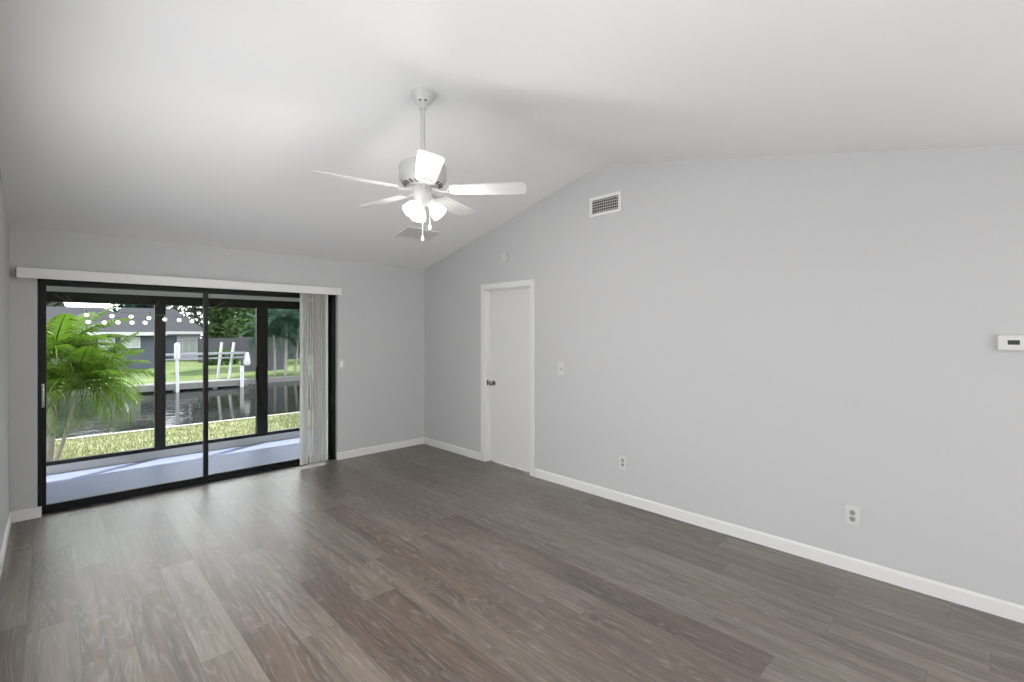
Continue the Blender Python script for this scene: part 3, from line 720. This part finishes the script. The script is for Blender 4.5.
palm('garden_palm', [((-.05, 9.70, -.46), (.02, 9.75, 1.12), .055), ((.02, 9.55, -.46), (.27, 9.60, .66), .024)],
     'bushy bright green palm on the near lawn behind left lanai window', M_frond, 34, 1.08, 34, .32, .019, seed=3)
palm('shade_palm', [((6.5, 12.1, -.62), (6.4, 12.2, 2.9), .11)], 'palm on the near lawn right of the lanai windows', M_frond, 16, 1.9, 26, .5, .03, seed=5)
palm('clump_palm', [((9.15, 27.2, -.9), (9.20, 27.2, 2.25), .07), ((9.75, 27.5, -.9), (9.95, 27.5, 1.75), .06), ((8.75, 27.6, -.9), (8.70, 27.6, 1.35), .055)],
     'dark drooping clump palm on the far bank seen through right lanai window', M_frondD, 20, 1.75, 26, .62, .05, seed=8)
def tree(x, y, zg, h, rx, rz, n, m, label, seed, lsz=.20, name='leafy_tree'):
    random.seed(seed)
    root = empty(name, (x, y, zg), label, 'tree', 'trees beyond the far bank')
    tb = MB(); tb.tube([(x, y, zg - .3), (x + .05, y, zg + h * .35), (x - .05, y, zg + h * .7)], [.16, .12, .06], 8)
    b = MB(); bl_ = []
    for k in range(7):
        a = random.uniform(0, 2 * PI); q = random.uniform(0, .62)
        bl_.append((x + rx * q * math.cos(a), y + rx * q * math.sin(a), zg + h - rz + rz * random.uniform(-.55, .55), random.uniform(.38, .6)))
    for (bx_, by_, bz_, s_) in bl_:
        tb.tube([(x, y, zg + h * .45), (bx_, by_, bz_)], [.06, .02], 6)
        for i in range(n // 7):
            u_ = random.uniform(-1, 1); ph = random.uniform(0, 2 * PI); rr = random.uniform(.55, 1) ; c_ = math.sqrt(1 - u_ * u_)
            p = Vector((bx_ + rx * s_ * rr * c_ * math.cos(ph), by_ + rx * s_ * rr * c_ * math.sin(ph), bz_ + rz * s_ * rr * u_))
            d1_ = Vector((random.gauss(0, 1), random.gauss(0, 1), random.gauss(0, .6))).normalized(); d2_ = d1_.cross(Vector((random.gauss(0, 1), random.gauss(0, 1), random.gauss(0, 1)))).normalized()
            l_ = lsz * random.uniform(.6, 1.3)
            b.add([p - d1_ * l_, p + d2_ * l_ * .45, p + d1_ * l_, p - d2_ * l_ * .45], [[0, 1, 2, 3]])
    tb.build('tree_trunk', M_bark, root); b.build('foliage', m, root, fix=False)
for (x, y, h, rx, rz, m, lab, sd_) in (
    (12.3, 43.6, 7.8, 2.6, 4.3, M_leafA, 'bright green leafy tree beyond the boat lift', 11),
    (9.75, 33.2, 7.8, 2.1, 2.3, M_leafA, 'tall leafy tree just behind the nearer board fence', 22),
    (15.8, 50, 9.0, 3.2, 4.4, M_leafC, 'tall blue green tree behind the far board fence', 12),
    (13.6, 36.6, 7.0, 2.0, 3.4, M_leafB, 'grey green leafy tree in front of the farther board fence', 13),
    (21.8, 56, 10.5, 3.6, 5.0, M_leafC, 'tall dark leafy tree behind the clump palm across the canal', 14),
    (22.5, 45, 8.6, 3.2, 4.2, M_leafA, 'large green tree at the right edge across the canal', 15),
    (-.9, 54, 11.0, 2.7, 5.4, M_leafB, 'tall grey green tree behind the left end of the house roof', 16),
    (11.0, 50, 6.6, 2.1, 3.3, M_leafA, 'mid green leafy tree between the house and the boat lift posts', 21),
    (12.6, 61, 11.5, 4.2, 5.6, M_leafB, 'tall grey green tree behind the right end of the house roof', 17),
    (7.0, 66, 11.0, 3.0, 5.4, M_leafC, 'tall dark tree behind the middle of the house roof', 18),
    (-9.5, 55, 11.0, 4.0, 5.4, M_leafC, 'tall dark tree left of the house across the canal', 19),
    (30.5, 54, 11.0, 4.2, 5.4, M_leafB, 'tall grey tree farthest right across the canal', 20)):
    tree(x, y, -.7, h, rx, rz, 5200, m, lab, sd_, .34)
random.seed(9)
sb = empty('garden_shrub', (8.3, 36.6, -.75), 'low light green shrub on the far lawn before the back fence', 'shrub')
b = MB()
for i in range(900):
    u_ = random.uniform(0, 1); ph = random.uniform(0, 2 * PI); c_ = math.sqrt(1 - u_ * u_); rr = random.uniform(.7, 1)
    p = Vector((8.3 + 1.0 * rr * c_ * math.cos(ph), 36.6 + .7 * rr * c_ * math.sin(ph), -.75 + 1.15 * rr * u_))
    d1_ = Vector((random.gauss(0, 1), random.gauss(0, 1), random.gauss(0, .6))).normalized(); d2_ = d1_.cross(Vector((random.gauss(0, 1), random.gauss(0, 1), random.gauss(0, 1)))).normalized()
    b.add([p - d1_ * .12, p + d2_ * .06, p + d1_ * .12, p - d2_ * .06], [[0, 1, 2, 3]])
b.build('foliage', M_leafA, sb, fix=False)
MB().tube([(8.3, 36.6, -.8), (8.3, 36.6, -.2)], .03, 6).build('stem', M_bark, sb)
